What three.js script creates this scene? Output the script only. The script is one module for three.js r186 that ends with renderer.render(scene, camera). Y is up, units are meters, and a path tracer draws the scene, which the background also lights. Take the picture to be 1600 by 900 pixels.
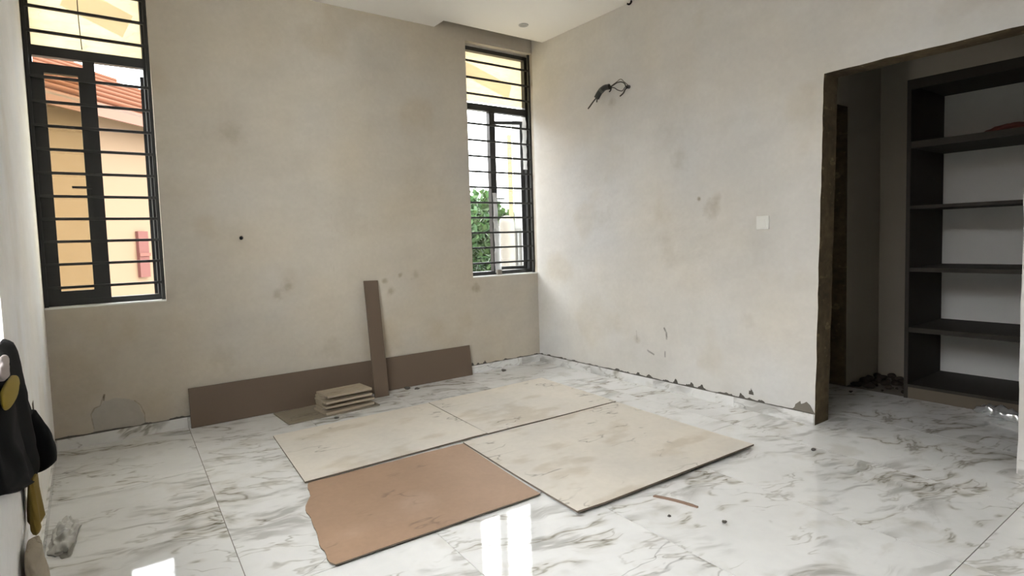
import * as THREE from 'three';
import { RoundedBoxGeometry } from 'three/addons/geometries/RoundedBoxGeometry.js';
import { mergeGeometries, mergeVertices } from 'three/addons/utils/BufferGeometryUtils.js';

// ---------------------------------------------------------------- camera, sky, exposure
// back wall z = 0, right wall x = 0, floor y = 0; metres
const CAM = { x: -3.5464, y: 1.1925, z: 4.4355, f: 915.18, yaw: 0.6304, pitch: 0.0646, roll: -0.0306, shift: 16.4 };
const scene = new THREE.Scene();
const renderer = new THREE.WebGLRenderer({ antialias: true });
renderer.toneMapping = THREE.LinearToneMapping;
renderer.toneMappingExposure = 2.05;
renderer.shadowMap.enabled = true;
const camera = new THREE.PerspectiveCamera(2 * Math.atan(450 / CAM.f) * 180 / Math.PI, 16 / 9, 0.05, 200);
const cs = { fwd: null, right: null, up: null };
{
  const { yaw, pitch, roll } = CAM;
  const fwd = new THREE.Vector3(Math.sin(yaw) * Math.cos(pitch), -Math.sin(pitch), -Math.cos(yaw) * Math.cos(pitch));
  const r0 = new THREE.Vector3(Math.cos(yaw), 0, Math.sin(yaw)), u0 = new THREE.Vector3().crossVectors(r0, fwd);
  const right = r0.clone().multiplyScalar(Math.cos(roll)).addScaledVector(u0, Math.sin(roll));
  const up = u0.clone().multiplyScalar(Math.cos(roll)).addScaledVector(r0, -Math.sin(roll));
  camera.position.set(CAM.x, CAM.y, CAM.z);
  camera.quaternion.setFromRotationMatrix(new THREE.Matrix4().makeBasis(right, up, fwd.clone().negate()));
  camera.setViewOffset(1600, 900, 0, CAM.shift, 1600, 900);
  Object.assign(cs, { fwd, right, up });
}
scene.add(camera);
// a white overcast sky: the same in every direction
const SKY = 7.5;
scene.background = new THREE.Color().setRGB(0.97 * SKY, 1.0 * SKY, 1.02 * SKY);

// ---------------------------------------------------------------- measures
const W = -3.752, H = 3.0, TW = 0.2, ZF = 5.7, SLAB = 3.28;
const SILL = 0.859, LINTEL = 2.94, LW = -3.122, RW = -0.741;

// ---------------------------------------------------------------- helpers
let seed = 7;
const rnd = () => { seed = (seed * 1664525 + 1013904223) >>> 0; return seed / 4294967296; };
const rr = (a, b) => a + (b - a) * rnd();
const TAB = new Float32Array(65536); for (let i = 0; i < 65536; i++) TAB[i] = rnd();
function vn(x, y) {                                   // value noise 0..1
  const xi = Math.floor(x), yi = Math.floor(y); let fx = x - xi, fy = y - yi;
  fx = fx * fx * (3 - 2 * fx); fy = fy * fy * (3 - 2 * fy);
  const a = TAB[((yi & 255) << 8) | (xi & 255)], b = TAB[((yi & 255) << 8) | ((xi + 1) & 255)];
  const c = TAB[(((yi + 1) & 255) << 8) | (xi & 255)], d = TAB[(((yi + 1) & 255) << 8) | ((xi + 1) & 255)];
  return a + (b - a) * fx + (c - a) * fy + (a - b - c + d) * fx * fy;
}
function fbm(x, y, o = 4) { let s = 0, a = 0.5, n = 0; for (let i = 0; i < o; i++) { s += a * vn(x, y); n += a; a *= 0.5; x = x * 2.03 + 17.3; y = y * 2.03 + 5.1; } return s / n; }
const sstep = (a, b, t) => { t = Math.min(1, Math.max(0, (t - a) / (b - a))); return t * t * (3 - 2 * t); };
const lerp = (a, b, t) => a + (b - a) * t;
function dataTex(w, h, fn, srgb = true) {             // fn(px, py, out) with out in 0..1 (display values for colour maps)
  const d = new Uint8Array(w * h * 4), o = [0, 0, 0];
  for (let j = 0; j < h; j++) for (let i = 0; i < w; i++) {
    fn(i, j, o); const k = (j * w + i) * 4;
    for (let c = 0; c < 3; c++) d[k + c] = Math.max(0, Math.min(255, Math.round(o[c] * 255)));
    d[k + 3] = 255;
  }
  const t = new THREE.DataTexture(d, w, h); t.magFilter = THREE.LinearFilter; t.minFilter = THREE.LinearMipmapLinearFilter; t.generateMipmaps = true;
  t.wrapS = t.wrapT = THREE.RepeatWrapping; if (srgb) t.colorSpace = THREE.SRGBColorSpace; t.needsUpdate = true; return t;
}
const lin = (r, g, b) => new THREE.Color().setRGB(r, g, b);
const mat = (r, g, b, rough = 0.8, extra = {}) => new THREE.MeshStandardMaterial({ color: lin(r, g, b), roughness: rough, ...extra });
const used = {};
const numbered = (n) => { used[n] = (used[n] ?? -1) + 1; return used[n] ? n + '_' + String(used[n]).padStart(3, '0') : n; };
function tag(o, label, category, group, kind) { o.userData.label = label; o.userData.category = category; if (group) o.userData.group = group; if (kind) o.userData.kind = kind; return o; }
function mesh(name, geo, material, parent, pos) {
  const m = new THREE.Mesh(geo, material); m.name = parent ? name : numbered(name); m.castShadow = m.receiveShadow = true;
  if (pos) m.position.set(...pos); (parent || scene).add(m); return m;
}
function base(name, pos = [0, 0, 0], turn = 0) { const g = new THREE.Group(); g.name = numbered(name); g.position.set(...pos); g.rotation.y = turn; scene.add(g); return g; }
const STRUCT = (o, label, category) => tag(o, label, category, null, 'structure');
const box = (w, h, d, x = 0, y = 0, z = 0) => new THREE.BoxGeometry(w, h, d).translate(x, y, z);
const bx = (x0, x1, y0, y1, z0, z1) => new THREE.BoxGeometry(x1 - x0, y1 - y0, z1 - z0).translate((x0 + x1) / 2, (y0 + y1) / 2, (z0 + z1) / 2);
const rbox = (w, h, d, r = 0.003, x = 0, y = 0, z = 0) => new RoundedBoxGeometry(w, h, d, 2, r).translate(x, y, z);
const merge = (a) => mergeGeometries(a.map((g) => { const n = g.index ? g.toNonIndexed() : g; for (const k of Object.keys(n.attributes)) if (!['position', 'normal', 'uv'].includes(k)) n.deleteAttribute(k); return n; }));
function poly(points, holes = []) { const s = new THREE.Shape(points.map((p) => new THREE.Vector2(...p))); for (const h of holes) s.holes.push(new THREE.Path(h.map((p) => new THREE.Vector2(...p)))); return s; }
const ext = (shape, depth) => new THREE.ExtrudeGeometry(shape, { depth, bevelEnabled: false });
function alongZ(shape, depth, x0) { return ext(shape, depth).rotateY(-Math.PI / 2).translate(x0 + depth, 0, 0); }  // shape in (z, y) pushed from x0 to x0 + depth
const circle = (cx, cy, r, n = 20) => Array.from({ length: n }, (_, i) => [cx + r * Math.cos(i / n * 6.28318), cy + r * Math.sin(i / n * 6.28318)]);
function tube(pts, r, seg = 24, rad = 8) { return new THREE.TubeGeometry(new THREE.CatmullRomCurve3(pts.map((p) => new THREE.Vector3(...p))), seg, r, rad, false); }
function loft(sections, closeEnds = true) {           // sections: arrays of equal length of [x, y, z]
  const n = sections[0].length, pos = [], uv = [], idx = [];
  sections.forEach((s, j) => { for (let i = 0; i <= n; i++) { const p = s[i % n]; pos.push(...p); uv.push(i / n, j / (sections.length - 1)); } });
  const st = n + 1;
  for (let j = 0; j < sections.length - 1; j++) for (let i = 0; i < n; i++) { const a = j * st + i; idx.push(a, a + st, a + 1, a + 1, a + st, a + st + 1); }
  if (closeEnds) for (const [j, flip] of [[0, false], [sections.length - 1, true]]) {
    const c = [0, 0, 0]; sections[j].forEach((p) => { for (let k = 0; k < 3; k++) c[k] += p[k] / n; });
    const ci = pos.length / 3; pos.push(...c); uv.push(0.5, 0.5);
    for (let i = 0; i < n; i++) { const a = j * st + i; flip ? idx.push(a, ci, a + 1) : idx.push(a, a + 1, ci); }
  }
  const g = new THREE.BufferGeometry(); g.setAttribute('position', new THREE.Float32BufferAttribute(pos, 3)); g.setAttribute('uv', new THREE.Float32BufferAttribute(uv, 2)); g.setIndex(idx); g.computeVertexNormals(); return g;
}
function clipPoly(pts, x0, x1, z0, z1) {
  for (const [k, v, s] of [[0, x0, 1], [0, x1, -1], [1, z0, 1], [1, z1, -1]]) {
    const out = [];
    for (let i = 0; i < pts.length; i++) {
      const a = pts[i], b = pts[(i + 1) % pts.length], da = s * (a[k] - v), db = s * (b[k] - v);
      if (da >= 0) out.push(a);
      if ((da >= 0) !== (db >= 0)) { const t = da / (da - db); out.push([a[0] + (b[0] - a[0]) * t, a[1] + (b[1] - a[1]) * t]); }
    }
    pts = out; if (!pts.length) return pts;
  }
  return pts;
}
function slab(pts, y0, y1, ou = 0, ov = 0, sc = 1) {  // polygon in (x, z), flat; uv in metres times sc
  const g = ext(poly(pts.map(([x, z]) => [x, -z])), y1 - y0).rotateX(-Math.PI / 2).translate(0, y0, 0);
  const p = g.attributes.position, u = g.attributes.uv;
  for (let i = 0; i < p.count; i++) u.setXY(i, (p.getX(i) + ou) * sc, (p.getZ(i) + ov) * sc);
  return g;
}
function lump(r, sx, sy, sz, amp = 0.25, det = 2) {
  const g = mergeVertices(new THREE.IcosahedronGeometry(r, det).deleteAttribute('normal').deleteAttribute('uv')), p = g.attributes.position, k = rr(0, 200);
  for (let i = 0; i < p.count; i++) { const x = p.getX(i), y = p.getY(i), z = p.getZ(i), q = 1 + amp * (fbm(k + x / r * 1.3 + z / r, k + y / r * 1.3 - z / r * 0.6, 3) - 0.5) * 2; p.setXYZ(i, x * q * sx, y * q * sy, z * q * sz); }
  g.computeVertexNormals(); return g;
}

// ---------------------------------------------------------------- textures and materials
// distance to a polyline, for cracks and scuffs drawn into the plaster
function segDist(x, y, l) { let m = 9; for (let i = 0; i < l.length - 1; i++) { const [ax, ay] = l[i], [bx_, by] = l[i + 1], dx = bx_ - ax, dy = by - ay; let t = ((x - ax) * dx + (y - ay) * dy) / (dx * dx + dy * dy); t = Math.max(0, Math.min(1, t)); m = Math.min(m, Math.hypot(x - ax - t * dx, y - ay - t * dy)); } return m; }
function plaster(w, h, mw, mh, k, smudges, cracks, patches = []) {
  return dataTex(w, h, (i, j, o) => {
    let x = i / w * mw, y = j / h * mh; const X = x + k.x0, Y = y;
    const big = fbm(X * 1.1 + k.s, Y * 0.9 + k.s, 4) - 0.5, mid = fbm(X * 5 + k.s * 2, Y * 3.4 + 9, 4) - 0.5, fine = fbm(X * 45, Y * 45 + k.s, 3) - 0.5;
    const strokes = fbm(X * 2.2 + Y * 5.5 + k.s, Y * 9 - X * 3, 3) - 0.5;
    let v = k.v + big * 0.07 + mid * 0.035 + fine * 0.025 + strokes * 0.03;
    let warm = k.w + (fbm(X * 1.6 + 40 + k.s, Y * 1.6, 3) - 0.5) * 0.03;
    const stain = sstep(0.60, 0.80, fbm(X * 2.6 + k.s * 3, Y * 2.2 + 60, 4)); v -= stain * 0.03; warm += stain * 0.008;
    for (const [sx, sy, r, a] of smudges) { const d = Math.hypot(X - sx, Y - sy); if (d < r * 1.6) { const q = sstep(1.1, 0, d / r + (fbm(X * 26 + sx * 9, Y * 26, 4) - 0.5) * 1.1) * a * 0.42; v -= q; warm += q * 0.10; } }
    for (const [pp, a] of patches) { const Xo = X, Yo = Y; let inside = false; const X2 = Xo + 0.035 * (fbm(Xo * 14, Yo * 14 + 5, 3) - 0.5), Y2 = Yo + 0.035 * (fbm(Xo * 14 + 9, Yo * 14, 3) - 0.5); for (let n = 0, m = pp.length - 1; n < pp.length; m = n++) { const [xi, yi] = pp[n], [xj, yj] = pp[m]; if ((yi > Y2) !== (yj > Y2) && X2 < (xj - xi) * (Y2 - yi) / (yj - yi) + xi) inside = !inside; } if (inside) { v -= a * (0.8 + mid); warm -= 0.012; } }
    for (const [l, wd, a] of cracks) { const q = vn(X * 70, Y * 70); const d = segDist(X, Y, l); if (d < wd * 2) v -= a * sstep(wd * (0.5 + q), wd * 0.2, d) * (0.35 + 0.65 * vn(X * 40 + 7, Y * 40)); }
    o[0] = v + warm; o[1] = v; o[2] = v - warm * 1.7;
  });
}
const PB = { w: 4.2, h: 3.4 };
const backTex = plaster(1400, 1132, PB.w, PB.h, { x0: -4.0, s: 3.1, w: 0.034, v: 0.730 },  // darker and warmer than the other walls: backlit shade put into the colour
  [[-2.35, 0.90, 0.06, 0.22], [-2.42, 0.84, 0.05, 0.2], [-1.59, 0.89, 0.035, 0.3], [-1.54, 0.80, 0.04, 0.25], [-1.31, 0.92, 0.05, 0.16], [-0.71, 0.76, 0.06, 0.3], [-2.67, 1.98, 0.10, 0.10], [-2.04, 0.40, 0.10, 0.10], [-2.82, 0.43, 0.12, 0.08], [-3.0, 0.12, 0.12, 0.14], [-1.9, 1.4, 0.2, 0.05], [-1.2, 1.7, 0.25, 0.04], [-1.45, 0.93, 0.03, 0.3]],
  [[[[-3.56, 0.10], [-3.57, 0.19], [-3.55, 0.225], [-3.52, 0.235], [-3.50, 0.29]], 0.005, 0.17], [[[-3.34, 0.235], [-3.31, 0.20], [-3.29, 0.14], [-3.29, 0.085]], 0.004, 0.17], [[[-3.50, 0.265], [-3.495, 0.30]], 0.006, 0.32]],
  [[[[-3.56, 0.07], [-3.565, 0.19], [-3.50, 0.255], [-3.44, 0.265], [-3.37, 0.25], [-3.31, 0.20], [-3.29, 0.07]], 0.045]]);
backTex.repeat.set(1 / PB.w, 1 / PB.h); backTex.offset.set(4.0 / PB.w, 0);
const rightTex = plaster(1400, 1132, 6.0, 3.4, { x0: 0, s: 11.7, w: 0.010, v: 0.845 },
  [[1.68, 1.73, 0.10, 0.12], [1.95, 1.37, 0.09, 0.20], [1.99, 1.44, 0.05, 0.14], [1.85, 1.44, 0.018, 0.5], [1.61, 1.03, 0.12, 0.07], [0.88, 1.35, 0.12, 0.07], [1.25, 0.36, 0.04, 0.16], [2.23, 0.61, 0.08, 0.06], [1.6, 1.9, 0.15, 0.06], [1.55, 1.15, 0.10, 0.08], [2.3, 1.12, 0.2, 0.03], [1.02, 2.28, 0.06, 0.18]],
  [[[[1.525, 0.48], [1.545, 0.45], [1.548, 0.40]], 0.009, 0.34], [[[1.36, 0.285], [1.42, 0.262]], 0.010, 0.32], [[[1.245, 0.43], [1.25, 0.36]], 0.007, 0.16], [[[1.53, 0.30], [1.53, 0.26]], 0.006, 0.3]]);
rightTex.repeat.set(1 / 6.0, 1 / 3.4);
const plainTex = plaster(700, 500, 5.0, 3.4, { x0: 0, s: 23.3, w: 0.006, v: 0.94 }, [], []); plainTex.repeat.set(1 / 5, 1 / 3.4);
const cementTex = dataTex(512, 512, (i, j, o) => { const x = i / 512, y = j / 512, n = fbm(x * 24, y * 24, 5), m = fbm(x * 5 + 30, y * 5, 4), sp = sstep(0.70, 0.78, fbm(x * 34 + 8, y * 20 + 4, 3)); const v = 0.34 + 0.18 * (n - 0.5) + 0.14 * (m - 0.5) + sp * 0.10; o[0] = v * 1.10; o[1] = v * 0.95; o[2] = v * 0.70; });
const noiseBump = dataTex(512, 512, (i, j, o) => { const x = i / 512, y = j / 512; o[0] = o[1] = o[2] = fbm(x * 30, y * 30, 5); }, false);
noiseBump.repeat.set(0.5, 0.5);
const wallMat = (map) => new THREE.MeshStandardMaterial({ map, roughness: 0.88, bumpMap: noiseBump, bumpScale: 0.0025 });
const M = {
  greyPlaster: mat(0.80, 0.80, 0.77, 0.9),
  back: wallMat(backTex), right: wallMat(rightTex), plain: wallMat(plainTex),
  ceiling: mat(0.90, 0.875, 0.82, 0.9),
  cement: new THREE.MeshStandardMaterial({ map: cementTex, roughness: 0.95, bumpMap: noiseBump, bumpScale: 0.006 }),
  mortar: mat(0.11, 0.10, 0.085, 0.95), concrete: mat(0.20, 0.18, 0.15, 0.95),
  frame: mat(0.016, 0.017, 0.017, 0.45), bar: mat(0.022, 0.023, 0.023, 0.5),
  shelf: mat(0.030, 0.025, 0.019, 0.7), render: mat(0.47, 0.425, 0.345, 0.95),
  white: mat(0.80, 0.80, 0.77, 0.35), dark: mat(0.01, 0.01, 0.01, 0.9),
};

// marble: pale ground, broken grey-brown veins running mostly across the room
const MT = 2.9;
const veinField = (x, y) => {
  const wx = x + 0.07 * (fbm(x * 4, y * 4 + 11, 3) - 0.5) * 2, wy = y + 0.08 * (fbm(x * 4 + 31, y * 4, 3) - 0.5) * 2;
  const a = wx * 0.95 + wy * 0.30, b = -wx * 0.30 + wy * 0.95;
  const r1 = Math.abs(fbm(a * 1.8 + 3, b * 6.0, 6) - 0.5), r2 = Math.abs(fbm(a * 5 + 50, b * 15 + 21, 4) - 0.5), r3 = Math.abs(fbm(a * 1.1 + b * 0.8 + 90, b * 2.2 + 70, 6) - 0.5);
  const m1 = sstep(0.47, 0.60, fbm(a * 4 + 77, b * 6, 4)), m2 = sstep(0.51, 0.64, fbm(x * 4.5 + 17, y * 5 + 44, 4)), m3 = sstep(0.44, 0.62, fbm(x * 2.6 + 5, y * 2.6 + 5, 3));
  const soft = sstep(0.50, 0.74, fbm(a * 5 + 11, b * 17 + 63, 5)) * sstep(0.42, 0.62, fbm(x * 2.4 + 19, y * 2.4 + 2, 3));
  return [sstep(0.026, 0.0, r1) * m1, sstep(0.045, 0.0, r2) * m2, sstep(0.009, 0.0, r3) * m3, sstep(0.09, 0.0, r1) * m1, soft];
};
const marbleTex = dataTex(2048, 2048, (i, j, o) => {
  const x = i / 2048 * MT, y = j / 2048 * MT, [v1, v2, v3, halo, soft] = veinField(x, y);
  const cl = fbm(x * 2.2 + 9, y * 2.2 + 3, 4) - 0.5, gr = fbm(x * 30, y * 30, 2) - 0.5;
  const dirt = sstep(0.62, 0.80, fbm(x * 6 + 120, y * 6 + 60, 5));
  let g = 0.90 + cl * 0.10 + gr * 0.02 - halo * 0.07, w = 0.008 + halo * 0.012;
  const sp = 0.55 + 0.45 * vn(x * 60, y * 60);
  g -= v1 * 0.23 * sp + v2 * 0.17 * sp + v3 * 0.20 * sp + soft * 0.17; w += v1 * 0.015 + v2 * 0.012 + soft * 0.006;
  g -= dirt * 0.05; w += dirt * 0.010;
  o[0] = g + w * 0.6; o[1] = g + w * 0.1; o[2] = g - w;
});
const marbleRough = dataTex(1024, 1024, (i, j, o) => { const x = i / 1024 * MT, y = j / 1024 * MT; const d = sstep(0.35, 0.85, fbm(x * 5 + 120, y * 5 + 60, 5)), f = fbm(x * 18 + 4, y * 18, 4); o[0] = o[1] = o[2] = 0.20 + 0.12 * d + 0.06 * (f - 0.5); }, false);
for (const t of [marbleTex, marbleRough]) t.repeat.set(1 / MT, 1 / MT);
M.marble = new THREE.MeshPhysicalMaterial({ map: marbleTex, roughnessMap: marbleRough, roughness: 0.21, ior: 1.46 });

// ---------------------------------------------------------------- the room: floor
const floor = base('floor'); STRUCT(floor, 'polished white marble-look floor tiles with grey-brown veins', 'floor');
mesh('screed', bx(W - 0.2, 2.0, -0.16, -0.0035, -0.2, ZF + 0.2), M.concrete, floor);
{
  const TX = 0.705, TZ = 1.41, GAP = 0.0016, rot = -0.045, ox = -3.045, oz = 3.74;
  for (let i = -3; i < 8; i++) for (let k = -4; k < 4; k++) {
    const x0 = i * TX + GAP, x1 = (i + 1) * TX - GAP, z0 = k * TZ + GAP, z1 = (k + 1) * TZ - GAP;
    const turn = ([a, b]) => [ox + a * Math.cos(rot) + b * Math.sin(rot), oz * 1 - a * Math.sin(rot) * 0 + b + 0 * a];
    const pts = clipPoly([[x0, z0], [x1, z0], [x1, z1], [x0, z1]].map(turn).map(([x, z]) => [x + (oz) * Math.sin(rot), z]), W, 1.075, 0, ZF);
    if (pts.length < 3) continue;
    let cx = 1e9, cz = 1e9; for (const p of pts) { cx = Math.min(cx, p[0]); cz = Math.min(cz, p[1]); }
    mesh('tile', slab(pts, -0.0035, 0, -cx + rr(0.02, MT - 0.9), -cz + rr(0.02, MT - 1.5)), M.marble, floor);
  }
}

// ---------------------------------------------------------------- the room: walls
const holeAt = [-2.645, 1.261];
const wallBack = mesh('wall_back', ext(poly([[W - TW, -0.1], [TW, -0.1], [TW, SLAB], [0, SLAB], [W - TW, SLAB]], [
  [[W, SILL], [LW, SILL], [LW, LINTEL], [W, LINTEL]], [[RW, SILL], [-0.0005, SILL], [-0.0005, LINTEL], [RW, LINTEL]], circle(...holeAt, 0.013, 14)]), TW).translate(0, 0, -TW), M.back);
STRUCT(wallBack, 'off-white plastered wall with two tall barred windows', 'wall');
mesh('conduit', new THREE.CylinderGeometry(0.016, 0.016, 0.02, 16).rotateX(Math.PI / 2), M.dark, wallBack, [...holeAt, -0.03]);
// right wall with the raw doorway; its broken edge wanders by a few millimetres
{
  const edge = [];
  const j = () => rr(-0.0025, 0.0025);
  for (let k = 0; k <= 26; k++) { const y = 2.10 * k / 26; edge.push([2.671 + 0.046 * k / 26 + j(), y]); }
  for (let k = 1; k < 14; k++) edge.push([lerp(2.717, 3.63, k / 14), 2.103 + j()]);
  for (let k = 26; k >= 0; k--) { const y = 2.10 * k / 26; edge.push([3.633 + j(), y]); }
  const s = poly([[0, -0.1], [2.671, -0.1], ...edge, [3.633, -0.1], [ZF, -0.1], [ZF, SLAB], [0, SLAB]]);
  const w = mesh('wall_right', alongZ(s, 0.17, 0), [M.right, M.cement]); STRUCT(w, 'scuffed off-white plastered wall with a raw brown doorway edge', 'wall');
}
// left wall with a third window beside the hanging jacket
const WZ0 = 2.14, WZ1 = 3.85;
const wallLeft = mesh('wall_left', alongZ(poly([[-TW, -0.1], [ZF, -0.1], [ZF, SLAB], [-TW, SLAB]], [[[WZ0, SILL], [WZ1, SILL], [WZ1, LINTEL], [WZ0, LINTEL]], [[1.305, 0.50], [1.375, 0.50], [1.375, 0.585], [1.305, 0.585]]]), TW, W - TW), M.plain);
STRUCT(wallLeft, 'plain off-white plastered side wall behind the hanging jacket', 'wall');
// wall behind the camera
const wallFront = mesh('wall_front', ext(poly([[W - TW, -0.1], [TW, -0.1], [TW, SLAB], [W - TW, SLAB]]), TW).translate(0, 0, ZF), M.plain);
STRUCT(wallFront, 'plain off-white wall opposite the windows', 'wall');
// ceiling: plasterboard that stops short of the back wall above each window, the slab over it
const ceil = mesh('ceiling', slab([[W, 0.162], [-2.75, 0.162], [-2.75, 0], [-1.042, 0], [-1.042, 0.162], [0, 0.162], [0, ZF], [W, ZF]], H, H + 0.03), M.ceiling);
STRUCT(ceil, 'flat white plasterboard ceiling with a notch over the window', 'ceiling');
STRUCT(mesh('ceiling_slab', bx(W - TW, 2.1, SLAB, SLAB + 0.15, -TW, ZF + TW), M.ceiling), 'concrete slab above the plasterboard ceiling', 'ceiling');

// dressing passage beyond the doorway
{
  const SX = 1.66, Z1 = 2.36;
  const endWall = mesh('wall_passage_end', ext(poly([[0.17, -0.1], [0.25, -0.1], [0.25, 2.10], [1.10, 2.10], [1.10, -0.1], [SX + 0.1, -0.1], [SX + 0.1, SLAB], [0.17, SLAB]]), 0.12).translate(0, 0, Z1 - 0.12), [M.render, M.cement]);
  STRUCT(endWall, 'grey plastered end wall of the dressing passage with a raw doorway', 'wall');
  STRUCT(mesh('wall_passage_side', bx(SX, SX + 0.12, -0.1, SLAB, 2.78, 4.3), M.greyPlaster), 'painted grey-white wall at the back of the built-in shelves', 'wall');
  STRUCT(mesh('wall_passage_recess', bx(SX, SX + 0.12, -0.1, SLAB, 0.6, 2.78), M.render), 'raw brown-grey plaster wall in the recess left of the shelves', 'wall');
  STRUCT(mesh('wall_passage_near', bx(0.17, SX + 0.12, -0.1, SLAB, 4.2, 4.32), M.plain), 'near end wall of the dressing passage', 'wall');
  STRUCT(mesh('wall_bathroom', bx(0.17, SX + 0.12, -0.1, SLAB, 0.5, 0.6), M.cement), 'raw cement wall beyond the inner doorway', 'wall');
  STRUCT(mesh('wall_over_shelves', bx(1.05, SX, 2.19, SLAB, 2.78, 4.2), M.render), 'plastered wall above the built-in shelves', 'wall');
}

// ---------------------------------------------------------------- skirting tiles and the broken mortar above them
function skirting(name, label, fromTo, make) {
  const g = base(name); STRUCT(g, label, 'baseboard');
  let [a, b] = fromTo; while (a < b - 0.02) { const e = Math.min(a + 0.705, b); const t = make(a + 0.001, e - 0.001); const p = t.attributes.position, u = t.attributes.uv, o = rr(0, 2); for (let i = 0; i < p.count; i++) u.setXY(i, p.getX(i) + p.getZ(i) + o, p.getY(i) + o); mesh('skirting_tile', t, M.marble, g); a = e; }
  return g;
}
const SK = 0.069;
const skBack = skirting('baseboard_back', 'white marble skirting tiles along the windowed wall', [W, 0], (a, b) => bx(a, b, 0, SK, 0, 0.010));
const skRight = skirting('baseboard_right', 'white marble skirting tiles along the wall with the doorway', [0.01, 2.668], (a, b) => bx(-0.010, 0, 0, SK, a, b));
const skRight2 = skirting('baseboard_right', 'short white marble skirting tiles past the far side of the doorway', [3.638, ZF], (a, b) => bx(-0.010, 0, 0, SK, a, b));
const skLeft = skirting('baseboard_left', 'white marble skirting tiles along the wall with the jacket', [0.01, ZF], (a, b) => bx(W, W + 0.010, 0, SK, a, b));
function chipShape(w, h) { const n = 9, p = [[-w / 2, 0]]; for (let i = 1; i < n; i++) { const t = i / n; p.push([-w / 2 + w * t + rr(-0.06, 0.06) * w, h * Math.sin(Math.PI * t) ** 0.7 * rr(0.45, 1.1) + 0.001]); } p.push([w / 2, 0]); return poly(p); }
function mortarRun(parent, len, place) {              // ragged dark line of mortar on top of the skirting
  const p = [[0, 0]]; const n = Math.round(len / 0.025); for (let i = 0; i <= n; i++) p.push([len * i / n, 0.0035 + 0.006 * Math.max(0, fbm(i * 0.35, len * 7, 2) - 0.38) * 3]); p.push([len, 0]);
  mesh('mortar_line', place(ext(poly(p), 0.004)), M.mortar, parent);
}
mortarRun(skBack, -W, (g) => g.translate(W, SK, 0));
mortarRun(skRight, 2.66, (g) => g.rotateY(-Math.PI / 2).translate(0, SK, 0));
for (const [z, w, h] of [[0.03, 0.06, 0.014], [0.14, 0.07, 0.016], [0.31, 0.08, 0.018], [0.37, 0.05, 0.014], [0.50, 0.10, 0.012], [0.78, 0.06, 0.012], [1.03, 0.07, 0.034], [1.14, 0.07, 0.018], [1.26, 0.06, 0.028], [1.38, 0.07, 0.030], [1.54, 0.09, 0.016], [1.63, 0.05, 0.036], [1.76, 0.09, 0.034], [1.86, 0.07, 0.040], [2.04, 0.11, 0.020], [2.10, 0.07, 0.014], [2.18, 0.05, 0.044], [2.24, 0.06, 0.020], [2.32, 0.06, 0.018], [2.60, 0.15, 0.070]])
  mesh('plaster_chip', ext(chipShape(w, h), 0.003).rotateY(-Math.PI / 2).translate(0, SK, z), z > 2.5 ? M.concrete : M.mortar, skRight);
mesh('plaster_chip', ext(chipShape(0.035, 0.05), 0.003).rotateY(-Math.PI / 2).translate(0, 0.110, 2.25), M.mortar, skRight);
for (const [x, w, h] of [[-0.78, 0.03, 0.03], [-0.72, 0.04, 0.022], [-0.65, 0.04, 0.03], [-0.41, 0.08, 0.016], [-0.24, 0.10, 0.012], [-0.05, 0.08, 0.014], [-3.68, 0.10, 0.014], [-3.1, 0.12, 0.02], [-3.28, 0.08, 0.012]])
  mesh('plaster_chip', ext(chipShape(w, h), 0.003).translate(x, SK, 0), M.mortar, skBack);

// ---------------------------------------------------------------- windows
const BARS = [0.984, 1.125, 1.263, 1.400, 1.536, 1.675, 1.815, 1.953, 2.095, 2.240, 2.503, 2.645, 2.790];
const glassMat = new THREE.MeshPhysicalMaterial({ color: lin(0.96, 0.96, 0.94), roughness: 0.02, transmission: 1, thickness: 0, ior: 1.5 });
const tintMat = new THREE.MeshPhysicalMaterial({ color: lin(0.80, 0.77, 0.66), roughness: 0.03, transmission: 1, thickness: 0, ior: 1.5 });
const sheetTex = dataTex(512, 512, (i, j, o) => { const x = i / 512, y = j / 512, n = fbm(x * 5 + 2, y * 14, 4), m = fbm(x * 20, y * 30, 3); const c = sstep(0.025, 0, Math.abs(fbm(x * 3 + 20, y * 9, 3) - 0.5)); const v = 0.93 + (n - 0.5) * 0.10 + (m - 0.5) * 0.05 - c * 0.07; o[0] = v; o[1] = v * 0.93; o[2] = v * 0.76; });
const sheetMat = new THREE.MeshPhysicalMaterial({ map: sheetTex, color: lin(0.50, 0.48, 0.45), roughness: 1, transmission: 0.5, thickness: 0, side: THREE.DoubleSide });
const flapMat = new THREE.MeshPhysicalMaterial({ color: lin(0.80, 0.76, 0.68), roughness: 1, transmission: 0.8, thickness: 0, side: THREE.DoubleSide });
const filmMat = new THREE.MeshPhysicalMaterial({ color: lin(0.85, 0.86, 0.86), roughness: 0.75, transmission: 0.45, thickness: 0, side: THREE.DoubleSide });
function rectFrame(x0, x1, y0, y1, t, z, d) { return merge([bx(x0, x0 + t, y0, y1, z - d / 2, z + d / 2), bx(x1 - t, x1, y0, y1, z - d / 2, z + d / 2), bx(x0 + t, x1 - t, y0, y0 + t, z - d / 2, z + d / 2), bx(x0 + t, x1 - t, y1 - t, y1, z - d / 2, z + d / 2)]); }
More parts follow.
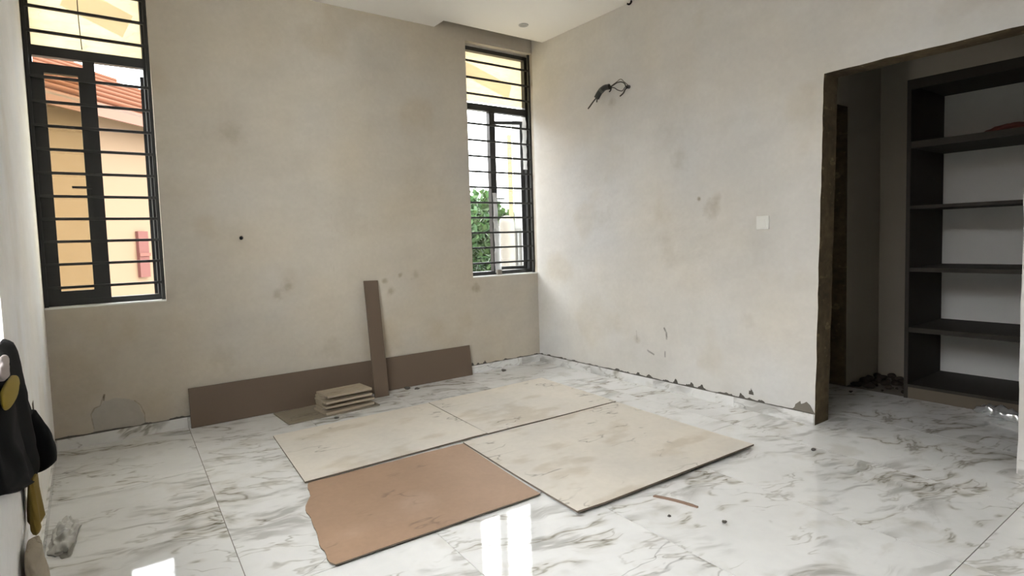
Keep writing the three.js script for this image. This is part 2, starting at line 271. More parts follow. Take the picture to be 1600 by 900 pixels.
function wrinkled(w, h, nx, ny, amp, k) {             // a hanging sheet w by h, origin at its top left, in the xy plane
  const g = new THREE.PlaneGeometry(w, h, nx, ny).translate(w / 2, -h / 2, 0), p = g.attributes.position;
  for (let i = 0; i < p.count; i++) { const x = p.getX(i), y = p.getY(i); p.setZ(i, amp * ((fbm(x * 5 + k, y * 12 + k, 4) - 0.5) + 0.5 * (fbm(x * 16 - y * 9 + k, y * 20, 2) - 0.5))); }
  g.computeVertexNormals(); return g;
}
function windowUnit(g, x0, x1, extras) {
  const FZ = -0.105, D = 0.05;
  mesh('outer_frame', rectFrame(x0, x1, SILL + 0.012, LINTEL - 0.012, 0.034, FZ, D), M.frame, g);
  mesh('transom', bx(x0 + 0.034, x1 - 0.034, 2.372, 2.432, FZ - D / 2, FZ + D / 2), M.frame, g);
  mesh('sill', bx(x0, x1, SILL - 0.004, SILL + 0.010, -TW - 0.02, -0.001), M.white, g);
  for (const y of BARS) mesh('bar', rbox(x1 - x0, 0.017, 0.017, 0.002, (x0 + x1) / 2, y, -0.045), M.bar, g);
  for (const x of [x0 + 0.010, x1 - 0.010]) mesh('bar_upright', bx(x - 0.010, x + 0.010, SILL + 0.01, LINTEL, -0.055, -0.037), M.bar, g);
  extras(FZ);
}
function sash(g, w, h, stile, glass, at, turn, handleSide) {   // hinged at its local x = 0
  const s = new THREE.Group(); s.name = 'sash'; s.position.set(...at); s.rotation.y = turn; g.add(s);
  mesh('sash_frame', rectFrame(0, w, 0, h, stile, 0, 0.036), M.frame, s);
  mesh('pane', bx(stile, w - stile, stile, h - stile, -0.002, 0.002), glass, s);
  const hx = handleSide > 0 ? w - stile / 2 : stile / 2;
  mesh('handle', merge([box(0.022, 0.09, 0.012, hx, h * 0.47, 0.024), box(0.10, 0.014, 0.014, hx - handleSide * 0.05, h * 0.47 + 0.02, 0.034)]), M.frame, s);
  return s;
}
{
  const g = base('window_1'); STRUCT(g, 'tall barred black window with tinted sash, looking onto the orange house', 'window');
  windowUnit(g, W + 0.001, LW, (FZ) => {
    mesh('mullion', bx(-3.475, -3.415, SILL + 0.04, 2.375, FZ - 0.03, FZ + 0.02), M.frame, g);
    sash(g, 0.275, 1.425, 0.055, tintMat, [W + 0.03, 0.905, FZ + 0.006], 0.02, 1);          // left sash, just ajar
    sash(g, 0.275, 1.425, 0.05, glassMat, [LW - 0.034, 0.905, FZ - 0.03], Math.PI / 2 - 0.12, 1);  // right sash swung out
    mesh('paper_sheet', wrinkled(LW - W - 0.06, 0.50, 40, 30, 0.012, 4), sheetMat, g, [W + 0.03, LINTEL - 0.03, FZ - 0.03]);
    const flap = mesh('paper_flap', wrinkled(0.34, 0.16, 20, 12, 0.012, 9), flapMat, g, [-3.50, 2.845, FZ - 0.012]); flap.rotation.z = -0.42;
    mesh('cord', tube([[-3.475, 2.90, FZ + 0.02], [-3.478, 2.65, FZ + 0.022], [-3.472, 2.44, FZ + 0.02]], 0.003, 12, 6), M.bar, g);
  });
}
{
  const g = base('window_2'); STRUCT(g, 'tall barred black window in the corner, looking onto the green tree', 'window');
  windowUnit(g, RW, -0.001, (FZ) => {
    mesh('mullion', bx(-0.453, -0.392, SILL + 0.04, 2.375, FZ - 0.03, FZ + 0.02), M.frame, g);
    sash(g, 0.30, 1.425, 0.030, glassMat, [-0.035, 0.905, FZ - 0.03], Math.PI - 0.42, 1);   // right sash pushed out
    mesh('paper_sheet', wrinkled(-RW - 0.06, 0.44, 40, 30, 0.014, 14), sheetMat, g, [RW + 0.03, LINTEL - 0.04, FZ - 0.03]);
    const flap = mesh('paper_flap', wrinkled(0.52, 0.13, 24, 12, 0.016, 19), flapMat, g, [-0.66, 2.80, FZ - 0.012]); flap.rotation.z = -0.30;
    const film = wrinkled(0.07, 0.74, 10, 40, 0.03, 25), p = film.attributes.position; for (let i = 0; i < p.count; i++) p.setX(i, p.getX(i) * (0.6 + 0.4 * sstep(0, -0.5, p.getY(i)))); film.computeVertexNormals();
    mesh('protective_film', film, filmMat, g, [-0.45, 1.63, FZ + 0.034]);
    mesh('film_strip', wrinkled(0.05, 0.5, 8, 24, 0.03, 31), filmMat, g, [-0.085, 2.36, FZ + 0.034]);
    mesh('lock_block', rbox(0.05, 0.045, 0.03, 0.004, -0.42, SILL + 0.035, -0.05), M.concrete, g);
  });
}
{ // left-wall window, its near edge only just out of frame
  const g = base('window_3'); STRUCT(g, 'barred window over the hanging black jacket', 'window');
  const X = W - 0.105, zf = (z0, z1, y0, y1, x0 = X - 0.025, x1 = X + 0.025) => bx(x0, x1, y0, y1, z0, z1);
  mesh('outer_frame', merge([zf(WZ0, WZ0 + 0.034, SILL, LINTEL), zf(WZ1 - 0.034, WZ1, SILL, LINTEL), zf(WZ0, WZ1, LINTEL - 0.045, LINTEL - 0.01), zf(WZ0, WZ1, SILL, SILL + 0.04)]), M.frame, g);
  mesh('transom', zf(WZ0 + 0.034, WZ1 - 0.034, 2.372, 2.432), M.frame, g); mesh('mullion', zf(2.95, 2.99, SILL + 0.04, 2.372), M.frame, g);
  for (const y of BARS) mesh('bar', bx(W - 0.054, W - 0.037, y - 0.008, y + 0.008, WZ0, WZ1), M.bar, g);
}

// ---------------------------------------------------------------- boards on the floor
const boardTex = dataTex(1024, 1024, (i, j, o) => {
  const x = i / 1024 * 2.6, y = j / 1024 * 2.6;
  const c = fbm(x * 2.2, y * 2.2 + 7, 4) - 0.5, f = fbm(x * 40, y * 40, 3) - 0.5, sm = sstep(0.58, 0.78, fbm(x * 3.5 + 14, y * 7 + 3, 4)), sc = sstep(0.030, 0, Math.abs(fbm(x * 4 + 60, y * 11 + 9, 4) - 0.5)) * sstep(0.55, 0.7, fbm(x * 4 + 8, y * 4 + 88, 3));
  const v = 0.80 + c * 0.08 + f * 0.03 - sm * 0.06 - sc * 0.20, w = 0.036 + c * 0.02 + sm * 0.012;
  o[0] = v + w * 0.8; o[1] = v; o[2] = v - w * 1.2;
});
const brownTex = dataTex(768, 768, (i, j, o) => {
  const x = i / 768 * 1.4, y = j / 768 * 1.4;
  const c = fbm(x * 2.4 + 30, y * 2.4, 4) - 0.5, f = fbm(x * 60, y * 60, 3) - 0.5, d = sstep(0.55, 0.8, fbm(x * 2.6 + 3, y * 3 + 41, 4)), st = sstep(0.026, 0, Math.abs(fbm(x * 3 + 9, y * 8 + 2, 4) - 0.5)) * sstep(0.56, 0.7, fbm(x * 5, y * 5 + 9, 3));
  const v = 0.60 + c * 0.09 + f * 0.03 - st * 0.10 + d * 0.03;
  o[0] = v * 1.06; o[1] = v * 0.865 + d * 0.015; o[2] = v * 0.71 + d * 0.03;
});
boardTex.repeat.set(1 / 2.6, 1 / 2.6); brownTex.repeat.set(1 / 1.4, 1 / 1.4);
const boardMat = new THREE.MeshStandardMaterial({ map: boardTex, roughness: 0.82 }), brownMat = new THREE.MeshStandardMaterial({ map: brownTex, roughness: 0.62 });
const boardEdge = mat(0.16, 0.13, 0.10, 0.9);
// a board: outline in (x, z), both faces gridded so that it can warp a little; edges coloured dark for the shade they lie in
function warpedBoard(outline, th, lift, uvo, mats, name, label, category, group) {
  const n = 26, top = [], c = [0, 0]; outline.forEach((p) => { c[0] += p[0] / outline.length; c[1] += p[1] / outline.length; });
  const P = (u, v) => { const [a, b, d, e] = [outline.q[0], outline.q[1], outline.q[2], outline.q[3]]; return [lerp(lerp(a[0], b[0], u), lerp(e[0], d[0], u), v), lerp(lerp(a[1], b[1], u), lerp(e[1], d[1], u), v)]; };
  const off = outline.off || (() => [0, 0]);
  const grid = []; for (let j = 0; j <= n; j++) for (let i = 0; i <= n; i++) { const u = i / n, v = j / n, [x, z] = P(u, v), [dx, dz] = off(u, v); grid.push([x + dx - c[0], 0.0006 + lift(u, v), z + dz - c[1]]); }
  const pos = [], uv = [], idx = [], eIdx = [];
  for (const dy of [th, 0]) for (const [x, y, z] of grid) { pos.push(x, y + dy, z); uv.push(x + c[0] + uvo[0], z + c[1] + uvo[1]); }
  const N = (n + 1) * (n + 1), id = (i, j) => j * (n + 1) + i;
  for (let j = 0; j < n; j++) for (let i = 0; i < n; i++) { const a = id(i, j), b = id(i + 1, j), d = id(i, j + 1), e = id(i + 1, j + 1); idx.push(a, d, b, b, d, e); eIdx.push(N + a, N + b, N + d, N + b, N + e, N + d); }
  const nTop = pos.length / 3; const ring = []; for (let i = 0; i < n; i++) ring.push(id(i, 0)); for (let j = 0; j < n; j++) ring.push(id(n, j)); for (let i = n; i > 0; i--) ring.push(id(i, n)); for (let j = n; j > 0; j--) ring.push(id(0, j));
  ring.forEach((a, k) => { const b = ring[(k + 1) % ring.length], s = pos.length / 3; for (const q of [a, b, N + a, N + b]) { pos.push(pos[q * 3], pos[q * 3 + 1], pos[q * 3 + 2]); uv.push(0, 0); } eIdx.push(s, s + 1, s + 2, s + 1, s + 3, s + 2); });
  const g = new THREE.BufferGeometry(); g.setAttribute('position', new THREE.Float32BufferAttribute(pos, 3)); g.setAttribute('uv', new THREE.Float32BufferAttribute(uv, 2));
  g.setIndex([...idx, ...eIdx]); g.addGroup(0, idx.length, 0); g.addGroup(idx.length, eIdx.length, 1); g.computeVertexNormals();
  const m = mesh(name, g, mats, null, [c[0], 0, c[1]]); return tag(m, label, category, group);
}
const quad = (a, b, c, d, off) => { const q = [a, b, c, d]; q.q = q; q.off = off; return q; };
const LB = 'pale cement boards laid on the floor';
warpedBoard(quad([-1.553, 0.612], [-0.459, 0.586], [-0.518, 1.508], [-1.609, 1.480]), 0.009, (u, v) => 0.001 * Math.sin(u * 9), [0, 0.4], [boardMat, boardEdge], 'cement_board', 'pale beige cement board lying towards the corner window', 'board', LB);
warpedBoard(quad([-1.806, 1.511], [-0.524, 1.520], [-0.625, 2.649], [-1.905, 2.621], (u, v) => [0, v > 0.96 ? -0.012 * Math.max(0, 0.12 - u) * 8 : 0]), 0.009, (u, v) => 0.013 * v ** 3 + 0.003 * u * v, [2.2, 1.1], [boardMat, boardEdge], 'cement_board', 'largest pale beige cement board, its dark front edge lifted', 'board', LB);
warpedBoard(quad([-2.653, 0.615], [-1.559, 0.616], [-1.616, 1.478], [-2.720, 1.490], (u, v) => [0, v > 0.96 && u > 0.7 ? 0.012 * Math.sin(u * 40) * (u - 0.7) : 0]), 0.009, (u, v) => 0.004 * v ** 2, [3.6, 2.7], [boardMat, boardEdge], 'cement_board', 'pale beige cement board between the brown sheet and the tile stack', 'board', LB);
warpedBoard(quad([-2.705, 1.496], [-1.815, 1.522], [-1.908, 2.360], [-2.890, 2.340], (u, v) => {
  const l = sstep(0.2, 0, u); return [l * (0.05 * (fbm(v * 6, 3, 3) - 0.5) - 0.03 * Math.sin(v * Math.PI) + (v > 0.9 ? (v - 0.9) * 0.25 : 0)), (v < 0.05 ? 0.010 * (vn(u * 14, 2) - 0.5) : 0)]; }),
  0.006, (u, v) => 0.008 * v ** 3 + 0.002 * Math.sin(u * 7) ** 2, [3.2, -1.4], [brownMat, boardEdge], 'brown_board', 'brown hardboard sheet with a torn ragged side edge', 'board');
// ---------------------------------------------------------------- planks by the wall
const plankMat = new THREE.MeshStandardMaterial({ color: lin(0.135, 0.095, 0.066), roughness: 0.6, bumpMap: noiseBump, bumpScale: 0.0006 });
const greyPlank = new THREE.MeshStandardMaterial({ map: boardTex, color: lin(0.40, 0.37, 0.31), roughness: 0.85 });
const pieceMat = new THREE.MeshStandardMaterial({ map: boardTex, color: lin(0.62, 0.56, 0.47), roughness: 0.85 });
{
  const m = mesh('long_board', rbox(2.225, 0.265, 0.012, 0.0015).translate(0, 0.1325, 0), plankMat, null, [-1.923, 0.001, 0.052]); m.rotation.x = -0.135; m.rotation.y = 0.008;
  tag(m, 'long brown board standing on edge against the plaster wall', 'board');
  const v = mesh('upright_plank', rbox(0.122, 0.915, 0.012, 0.0015).translate(0, 0.4575, 0), plankMat, null, [-1.735, 0.001, 0.186]); v.rotation.set(-0.178, 0.10, -0.020);
  tag(v, 'narrow brown plank leaning upright against the long board and wall', 'plank');
  const f = mesh('flat_plank', rbox(0.66, 0.010, 0.34, 0.002).translate(0, 0.005, 0), greyPlank, null, [-2.185, 0.0004, 0.252]); f.rotation.y = 0.04;
  tag(f, 'grey-brown plank lying flat under the stack of short boards', 'plank');
  let y = 0.0108;
  const places = ['lowest of the stack, on the flat plank', 'second from the bottom of the stack', 'third from the bottom of the stack', 'in the middle of the stack', 'third from the top of the stack', 'second from the top of the stack', 'topmost of the stack'];
  for (let k = 0; k < 7; k++) {
    const inner = k % 2 === 1, w = inner ? 0.30 : 0.375 - 0.006 * k, d = inner ? 0.12 : 0.205, h = inner ? 0.020 : 0.0165;
    const p = mesh('short_board', rbox(w, h, d, 0.003).translate(0, h / 2, 0), pieceMat, null, [-2.075 + [0, -0.03, 0.010, -0.03, -0.006, -0.03, 0.004][k], y, 0.300 - (inner ? 0.035 : 0) + [0, 0, -0.008, 0, 0.006, 0, -0.004][k]]); p.rotation.y = 0.055 + [0.05, 0, 0.0, 0.02, 0.03, -0.02, 0.01][k];
    y += h + 0.0004; tag(p, 'short dusty beige board, ' + places[k], 'board', 'short boards stacked by the upright plank');
  }
}
// ---------------------------------------------------------------- built-in shelves
{
  const g = base('shelf_unit', [1.05, 0, 2.78]); tag(g, 'dark built-in shelf unit with open boards beyond the doorway', 'shelves');
  const D = 0.605, L = 1.40;
  mesh('side_panel', bx(0, D, 0, 2.19, -0.012, 0.012), M.shelf, g); mesh('side_panel', bx(0, D, 0, 2.19, L - 0.02, L), M.shelf, g);
  mesh('top_panel', bx(0, D, 2.15, 2.19, 0.012, L - 0.02), M.shelf, g);
  mesh('top_rail', bx(0, 0.02, 2.125, 2.15, 0.012, L - 0.02), M.shelf, g);
  for (const [y, t] of [[1.775, 0.045], [1.340, 0.022], [0.915, 0.028], [0.500, 0.034]]) mesh('shelf', bx(0.008, D, y - t, y, 0.012, L - 0.02), M.shelf, g);
  mesh('base_board', bx(0, D, 0.080, 0.100, 0.012, L - 0.02), M.shelf, g);
  mesh('plinth', bx(0.006, 0.03, 0, 0.080, 0.012, L - 0.02), mat(0.14, 0.115, 0.085, 0.8), g);
}
{ // cloth on the top shelf
  const s = []; for (let j = 0; j <= 14; j++) { const t = j / 14, a = []; for (let i = 0; i < 18; i++) { const q = i / 18 * 6.283, w = 0.10 * Math.sin(Math.PI * (0.06 + 0.9 * t)) ** 0.6 * (0.8 + 0.5 * vn(i * 0.7, j * 0.5)), h = 0.040 * Math.sin(Math.PI * (0.06 + 0.9 * t)) ** 0.8 * (0.6 + 0.9 * vn(j * 0.9 + 4, i * 0.4)); a.push([Math.cos(q) * w, Math.max(0, 0.5 * h + Math.sin(q) * h * 0.6), (t - 0.5) * 0.34]); } s.push(a); }
  tag(mesh('red_cloth', loft(s), mat(0.16, 0.050, 0.038, 0.9), null, [1.22, 1.776, 3.32]), 'crumpled dark red cloth on the top shelf', 'cloth');
}
{ // crumpled silvery wrapper on the passage floor
  const s = []; for (let j = 0; j <= 22; j++) { const t = j / 22, a = []; for (let i = 0; i < 20; i++) { const q = i / 20 * 6.283, r = Math.sin(Math.PI * (0.05 + 0.9 * t)) ** 0.5 * (0.65 + 0.7 * vn(i * 0.9, j * 0.8)); a.push([Math.cos(q) * 0.050 * r, Math.max(0, 0.030 * r + Math.sin(q) * 0.036 * r), (t - 0.5) * 0.30]); } s.push(a); }
  const m = mesh('plastic_wrapper', loft(s), new THREE.MeshPhysicalMaterial({ color: lin(0.82, 0.83, 0.83), roughness: 0.24, metalness: 0.7 }), null, [0.965, 0.0005, 3.33]); m.rotation.y = -0.35;
  tag(m, 'crumpled silvery plastic wrapper on the floor by the shelf plinth', 'wrapper');
}
{ // rubble swept into the bare corner left of the shelves
  const parts = []; for (let i = 0; i < 60; i++) { const r = rr(0.008, 0.030); parts.push(lump(r, 1.2, 0.8, 1.1, 0.35, 1).translate(rr(1.12, 1.62), r * 0.4, 2.39 + Math.abs(rr(-1, 1)) ** 1.6 * 0.34)); }
  tag(mesh('rubble', merge(parts), mat(0.055, 0.04, 0.03, 1)), 'dark cement rubble in the corner beside the shelf unit', 'rubble', null, 'stuff');
}
// ---------------------------------------------------------------- wall fittings
{
  const g = base('light_switch', [0, 1.2518, 2.3378], -Math.PI / 2); tag(g, 'square white light switch on the wall near the doorway', 'switch');
  mesh('plate', rbox(0.086, 0.086, 0.010, 0.004, 0, 0, 0.005), M.white, g); mesh('rocker', rbox(0.052, 0.056, 0.004, 0.0015, 0, 0, 0.0115), M.white, g);
}
{
  const g = base('wall_light_wiring', [0, 2.35, 1.21]); tag(g, 'loose wires with a taped end sticking out of the plaster wall', 'wiring');
  const o = (a) => a.map(([x, y, z]) => [x, y - 2.35, z - 1.21]);
  const wm = mat(0.035, 0.032, 0.028, 0.6), wr = mat(0.07, 0.045, 0.03, 0.6);
  mesh('conduit_end', new THREE.CylinderGeometry(0.014, 0.014, 0.03, 14).rotateZ(Math.PI / 2), mat(0.10, 0.095, 0.09, 0.7), g, [-0.005, 0.012, 0.006]);
  mesh('wire', tube(o([[0.005, 2.366, 1.215], [-0.03, 2.352, 1.216], [-0.04, 2.385, 1.205], [-0.05, 2.402, 1.18], [-0.06, 2.403, 1.143], [-0.07, 2.386, 1.095], [-0.08, 2.385, 1.045]]), 0.0045), wm, g);
  mesh('wire', tube(o([[0.005, 2.362, 1.213], [-0.045, 2.355, 1.215], [-0.055, 2.33, 1.195], [-0.06, 2.345, 1.15], [-0.065, 2.372, 1.11], [-0.08, 2.375, 1.045]]), 0.0035), wm, g);
  mesh('wire', tube(o([[0.005, 2.36, 1.216], [-0.035, 2.345, 1.212], [-0.04, 2.315, 1.19], [-0.042, 2.298, 1.156]]), 0.0055), wm, g);
  mesh('wire', tube(o([[0.005, 2.368, 1.214], [-0.04, 2.40, 1.20], [-0.05, 2.425, 1.175], [-0.06, 2.41, 1.14], [-0.075, 2.38, 1.07]]), 0.0025), wr, g);
  mesh('wire', tube(o([[-0.07, 2.386, 1.095], [-0.075, 2.352, 1.085], [-0.08, 2.345, 1.075]]), 0.005), wm, g);
  const tape = mesh('tape_wrap', tube(o([[-0.075, 2.386, 1.075], [-0.085, 2.385, 1.03], [-0.09, 2.362, 0.985], [-0.10, 2.318, 0.953]]), 0.023, 20, 12), mat(0.03, 0.03, 0.03, 0.35), g);
  mesh('tape_seam', tube(o([[-0.088, 2.378, 1.012], [-0.091, 2.366, 0.992]]), 0.0245, 6, 12), mat(0.09, 0.095, 0.08, 0.4), tape);
  for (const e of [[2.253, 0.853], [2.262, 0.868], [2.285, 0.955]]) mesh('wire', tube(o([[-0.095, 2.335, 0.965], [-0.10, lerp(2.335, e[0], 0.5), lerp(0.965, e[1], 0.5)], [-0.10, e[0], e[1]]]), 0.0055, 10), wm, g);
}
{
  const g = base('downlight', [-0.421, H, 0.428]); tag(g, 'small round recessed ceiling light near the corner window, unlit', 'ceiling light');
  mesh('trim_ring', new THREE.TorusGeometry(0.036, 0.006, 8, 28).rotateX(Math.PI / 2), mat(0.55, 0.54, 0.51, 0.5), g, [0, -0.002, 0]); mesh('lens', new THREE.CylinderGeometry(0.033, 0.033, 0.003, 24), mat(0.42, 0.41, 0.39, 0.4), g, [0, -0.0015, 0]);
}
tag(mesh('cable_stub', tube([[-0.02, 3.0, 1.27], [-0.024, 2.985, 1.272], [-0.034, 2.972, 1.262], [-0.05, 2.975, 1.255]], 0.007, 14, 8), M.dark), 'short black cable end at the ceiling edge above the wall wires', 'cable');
{
  const g = base('socket_box', [W, 0.5425, 1.34]); tag(g, 'empty recessed socket box in the wall beside the jacket', 'socket');
  mesh('box_back', bx(-0.05, -0.046, -0.042, 0.042, -0.035, 0.035), M.dark, g);
  mesh('box_rim', merge([bx(-0.045, 0.001, 0.040, 0.0425, -0.035, 0.035), bx(-0.045, 0.001, -0.0425, -0.040, -0.035, 0.035), bx(-0.045, 0.001, -0.04, 0.04, -0.035, -0.033), bx(-0.045, 0.001, -0.04, 0.04, 0.033, 0.035)]), M.concrete, g);
}
// ---------------------------------------------------------------- jacket over the sill, yellow cloth, sack and plastic on the left
{
  const g = base('jacket', [W, 0.40, 2.1]); tag(g, 'black jacket with yellow trim hanging on the window bars of the side wall', 'jacket');
  const cloth = new THREE.MeshPhysicalMaterial({ color: lin(0.0022, 0.0028, 0.0036), roughness: 1, specularIntensity: 0.25 });
  const body = []; const K = [[0.44, 1.92, 2.00, 0.018], [0.48, 1.90, 2.12, 0.032], [0.54, 1.88, 2.35, 0.038], [0.61, 1.88, 2.58, 0.040], [0.66, 1.89, 2.66, 0.040], [0.73, 1.92, 2.76, 0.036], [0.80, 1.96, 2.78, 0.034], [0.86, 2.00, 2.78, 0.032], [0.90, 2.04, 2.75, 0.030], [0.93, 2.10, 2.70, 0.024], [0.95, 2.20, 2.60, 0.008]];
  const at = (y) => { let k = 0; while (k < K.length - 2 && K[k + 1][0] < y) k++; const t = (y - K[k][0]) / (K[k + 1][0] - K[k][0]); return K[k].map((a, n) => lerp(a, K[k + 1][n], t)); };
  for (let j = 0; j <= 44; j++) {
    const y = lerp(0.44, 0.95, j / 44), [, z0, z1, d] = at(y), x0 = 0.003, s = [];
    for (let i = 0; i < 56; i++) { const q = -i / 56 * 6.283, c = Math.cos(q), n = Math.sin(q), fold = 1 + 0.16 * Math.sin(q * 7 + y * 6) + 0.5 * (fbm(i * 0.4, y * 8, 3) - 0.5); const X = c > 0 ? Math.sqrt(Math.abs(c)) * d * fold : -0.0; s.push([Math.max(x0, X + (c > 0 ? 0.004 : x0)), y - 0.40, (z0 + z1) / 2 - 2.1 + Math.sign(n) * Math.abs(n) ** 0.8 * (z1 - z0) / 2 * (1 + 0.02 * Math.sin(y * 40))]); }
    body.push(s);
  }
  mesh('body', loft(body), cloth, g);
  const sl = []; for (let j = 0; j <= 20; j++) { const t = j / 20, y = lerp(0.66, 0.462, t), r = 0.012 + 0.030 * Math.sin(Math.PI * Math.min(1, t * 0.62 + 0.05)) , cx = 0.028 + 0.024 * t, s = []; for (let i = 0; i < 22; i++) { const q = -i / 22 * 6.283; s.push([Math.max(0.004, cx + Math.cos(q) * r * (1 + 0.2 * (vn(i * 0.6, j * 0.4) - 0.5))), y - 0.40 - 0.012 * Math.cos(q) * -t, -0.20 - 0.05 * t + Math.sin(q) * (0.05 + 0.03 * t)]); } sl.push(s); }
  mesh('sleeve', loft(sl), cloth, g);
  mesh('yellow_trim', lump(0.1, 0.13, 0.30, 1.6, 0.25, 4), mat(0.26, 0.18, 0.012, 0.85), g, [0.038, 0.455, 0.43]);
  mesh('pale_lining', lump(0.05, 0.22, 0.5, 1.3, 0.5, 4), mat(0.36, 0.31, 0.29, 0.9), g, [0.034, 0.520, 0.49]);
  const ty = []; for (let j = 0; j <= 16; j++) { const t = j / 16, a = []; for (let i = 0; i < 36; i++) { const q = -i / 36 * 6.283, f = 1 + 0.30 * Math.sin(q * 6 + t * 2) * t; a.push([Math.max(0.004, 0.026 + Math.cos(q) * (0.012 + 0.008 * t) * f * (j === 16 ? 0.7 : 1)), lerp(0.08, -0.085, t) - 0.030 * t * Math.sin(q), -0.13 + Math.sin(q) * lerp(0.085, 0.058, t) * (1 + 0.15 * (vn(i * 0.8, j * 0.4) - 0.5))]); } ty.push(a); }
  mesh('yellow_lining', loft(ty.reverse()), mat(0.20, 0.135, 0.022, 0.9), g);
}
{
  const s = []; for (let j = 0; j <= 26; j++) { const t = j / 26, y = 0.315 * t, a = []; const L = lerp(0.17, 0.10, t) * (j === 26 ? 0.6 : 1), d = 0.038 * (1 - 0.45 * t) * (j === 26 ? 0.5 : 1); for (let i = 0; i < 32; i++) { const q = -i / 32 * 6.283; const f = 1 + 0.35 * (fbm(i * 0.5, j * 0.35, 3) - 0.5); a.push([Math.max(0.001, d * 0.75 + Math.cos(q) * d * f), y, Math.sin(q) * L * f + 0.03 * t]); } s.push(a); }
  tag(mesh('sack', loft(s), new THREE.MeshStandardMaterial({ map: boardTex, color: lin(0.62, 0.58, 0.50), roughness: 0.9 }), null, [W + 0.012, 0.0005, 2.16]), 'grey-brown cement sack standing under the black jacket', 'sack');
  const p = lump(0.1, 0.48, 0.30, 2.2, 0.5, 12), pp = p.attributes.position; for (let i = 0; i < pp.count; i++) { const x = pp.getX(i), y = pp.getY(i), z = pp.getZ(i), c = Math.abs(fbm(x * 20 + 3, z * 14, 3) - 0.5), e = Math.abs(fbm(x * 14 + y * 9 + 40, z * 10 - y * 12, 3) - 0.5); pp.setXYZ(i, x * (0.8 + 1.2 * e), Math.max(0, y * (0.5 + 2.2 * c)), z * (0.85 + 0.8 * c)); } p.computeVertexNormals();
  tag(mesh('plastic_sheet', p, new THREE.MeshPhysicalMaterial({ color: lin(0.60, 0.58, 0.53), roughness: 0.55, transmission: 0.4, thickness: 0, side: THREE.DoubleSide }), null, [W + 0.075, 0.0005, 1.38]), 'crumpled dusty plastic sheet on the floor by the skirting', 'plastic');
}
// ---------------------------------------------------------------- bits on the floor
tag(mesh('wood_strip', (() => { const s = []; for (let j = 0; j <= 14; j++) { const t = j / 14, x = lerp(-1.509, -1.455, t) + 0.010 * Math.sin(t * 3), z = lerp(2.694, 2.889, t), w = 0.008 * (t > 0.9 ? 0.6 : 1); s.push([[x - w, 0.0005, z], [x - w, 0.007, z], [x + w, 0.007, z], [x + w, 0.0005, z]]); } return loft(s.map((a) => a.map(([x, y, z]) => [x + 1.48, y, z - 2.79]))); })(), mat(0.26, 0.17, 0.12, 0.8), null, [-1.48, 0, 2.79]), 'thin curved brown strip of wood on the marble floor', 'strip');
const bits = [[-0.41, 2.87, 0.012, 'by the raw doorway edge'], [0.93, 2.47, 0.014, 'beside the tile edge in the passage'], [-2.21, 0.50, 0.013, 'in front of the stack of short boards'], [-1.48, 0.10, 0.02, 'beside the foot of the upright plank'], [-1.42, 0.16, 0.016, 'next to the long board near the upright plank'], [-1.61, 2.86, 0.008, 'left of the brown wood strip'], [-1.48, 3.04, 0.010, 'past the end of the brown wood strip'], [-1.10, 2.62, 0.007, 'against the lifted edge of the largest board'], [-0.52, 0.12, 0.02, 'on the floor under the corner window']];
for (const [x, z, r, where] of bits) tag(mesh('cement_crumb', lump(r, 1.3, 0.6, 0.9, 0.5, 1), M.mortar, null, [x, r * 0.42, z]), 'dark cement crumb ' + where, 'crumb', 'cement crumbs on the floor');

// ---------------------------------------------------------------- outside
const GY = -3.3;
STRUCT(mesh('ground', bx(-40, 40, GY - 0.3, GY, -60, 40), mat(0.58, 0.55, 0.48, 0.95)), 'bare yard below the windows', 'ground');
{
  const g = base('neighbour_house', [-3.76, GY, -5.5], Math.PI / 4); tag(g, 'orange-cream house with a terracotta hip roof', 'house');
  const EH = 3.2 - GY, L0 = -3.2, L1 = 4.2, D = 5;
  mesh('wall', bx(L0, L1, 0, EH, -D, 0), mat(0.115, 0.073, 0.040, 0.85), g);
  const tm = new THREE.MeshPhysicalMaterial({ color: lin(0.088, 0.034, 0.018), roughness: 0.95, specularIntensity: 0.2 });
  // hip roof with rolled tile courses
  const e = 0.45, rise = 1.55, cz = -D / 2, a = [L0 - e, EH, e], b = [L1 + e, EH, e], c = [L1 + e, EH, -D - e], d = [L0 - e, EH, -D - e], r1 = [L0 + 1.9, EH + rise, cz], r2 = [L1 - 1.9, EH + rise, cz];
  const rg = new THREE.BufferGeometry(); rg.setAttribute('position', new THREE.Float32BufferAttribute([a, b, r2, a, r2, r1, b, c, r2, c, d, r1, c, r1, r2, d, a, r1].flat(), 3)); rg.setAttribute('uv', new THREE.Float32BufferAttribute(new Array(36).fill(0), 2)); rg.computeVertexNormals();
  const roof = mesh('roof', rg, tm, g);
  for (let k = 0; k < 9; k++) { const t = (k + 0.5) / 9, p = (u) => [lerp(lerp(a[0], r1[0], t), lerp(b[0], r2[0], t), u), lerp(EH, EH + rise, t) + 0.03, lerp(e, cz, t)]; mesh('tile_course', tube([p(0), p(0.5), p(1)], 0.045, 4, 6), tm, roof); }
  mesh('fascia', bx(L0 - e, L1 + e, EH - 0.16, EH + 0.02, e - 0.04, e), mat(0.10, 0.042, 0.024, 0.8), g); mesh('soffit', bx(L0 - e, L1 + e, EH - 0.03, EH - 0.005, 0, e), mat(0.16, 0.13, 0.10, 0.8), g);
  const wn = mesh('window_shutter', bx(1.26, 1.46, EH - 2.42, EH - 1.70, 0, 0.05), mat(0.075, 0.022, 0.016, 0.9), g); mesh('shutter_rail', bx(1.25, 1.47, EH - 2.09, EH - 2.04, 0.05, 0.07), mat(0.09, 0.03, 0.02, 0.9), wn);
}
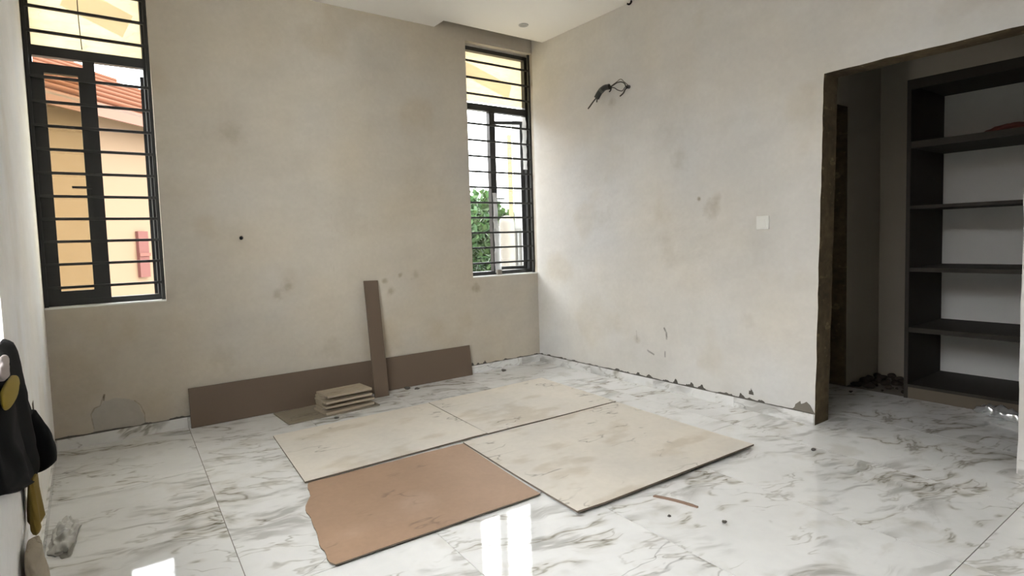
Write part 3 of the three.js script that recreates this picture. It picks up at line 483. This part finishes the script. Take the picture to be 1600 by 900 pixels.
{
  const g = base('leafy_tree', [5.1, GY, -9]); tag(g, 'bright green leafy tree outside the corner window', 'tree');
  mesh('trunk', new THREE.CylinderGeometry(0.12, 0.18, 3.4, 10).translate(0, 1.7, 0), mat(0.10, 0.07, 0.05, 0.9), g);
  const leaf = new THREE.CircleGeometry(0.12, 5).scale(0.6, 1, 1), N = 9000, im = new THREE.InstancedMesh(leaf, new THREE.MeshPhysicalMaterial({ color: lin(0.030, 0.074, 0.015), roughness: 0.9, transmission: 0.35, thickness: 0, side: THREE.DoubleSide }), N), o = new THREE.Object3D();
  for (let i = 0; i < N; i++) { const u = rr(-1, 1), q = rr(0, 6.283), R = (0.6 + 0.4 * rnd() ** 0.5), s = Math.sqrt(1 - u * u), bump = 1 + 0.25 * Math.sin(q * 5) * Math.cos(u * 6); o.position.set(Math.cos(q) * s * 1.15 * R * bump, 4.05 + u * 1.55 * R * bump, Math.sin(q) * s * 1.15 * R * bump); o.rotation.set(rr(0, 6), rr(0, 6), rr(0, 6)); o.scale.setScalar(rr(0.7, 1.4)); o.updateMatrix(); im.setMatrixAt(i, o.matrix); im.setColorAt(i, lin(rr(0.7, 1.25), rr(0.8, 1.15), rr(0.6, 1.1))); }
  im.name = 'foliage'; im.userData.kind = 'stuff'; im.castShadow = im.receiveShadow = true; g.add(im);
}
{
  const g = base('neighbour_building', [4.50, GY, -6.6], -0.63); tag(g, 'pale grey building with a cream pillar seen through the corner window', 'building');
  mesh('wall', bx(-0.02, 2.4, 0, 4.75, -1.5, -0.2), mat(0.105, 0.105, 0.10, 0.85), g); mesh('upper_wall', bx(0.12, 2.4, 4.75, 7.4, -1.5, -0.3), mat(0.17, 0.17, 0.17, 0.85), g);
  mesh('pillar', bx(-0.02, 0.09, 0, 6.9, -0.2, 0.0), mat(0.13, 0.108, 0.06, 0.85), g);
  for (const x of [0.16, 0.26]) mesh('wall_rib', bx(x, x + 0.04, 0, 4.7, -0.2, -0.15), mat(0.13, 0.135, 0.14, 0.8), g);
}
{
  const g = base('water_tank', [3.97, GY, -6.0]); tag(g, 'beige domed water tank beside the pale building', 'tank');
  mesh('tank_body', new THREE.LatheGeometry([[0, 0], [0.17, 0], [0.17, 4.85], [0.155, 4.93], [0.11, 4.99], [0.04, 5.02], [0, 5.02]].map((p) => new THREE.Vector2(...p)), 28), mat(0.10, 0.09, 0.078, 0.7), g);
}
{ // unseen house added opposite the jacket's window to keep low sky off the room
  const g = base('added_lane_house', [-9.2, GY, 3.2]); tag(g, 'unseen plain house added across the lane to block low sky', 'house');
  mesh('wall', bx(-4, 0, 0, 5.9, -6, 6), mat(0.16, 0.15, 0.13, 0.9), g);
  mesh('roof', new THREE.CylinderGeometry(0.2, 3.2, 1.6, 4, 1).rotateY(Math.PI / 4).scale(1, 1, 2.8).translate(-2, 6.7, 0), mat(0.12, 0.06, 0.04, 0.85), g);
}

scene.traverse((o) => { if (o.isMesh) o.castShadow = o.receiveShadow = true; });
renderer.render(scene, camera);
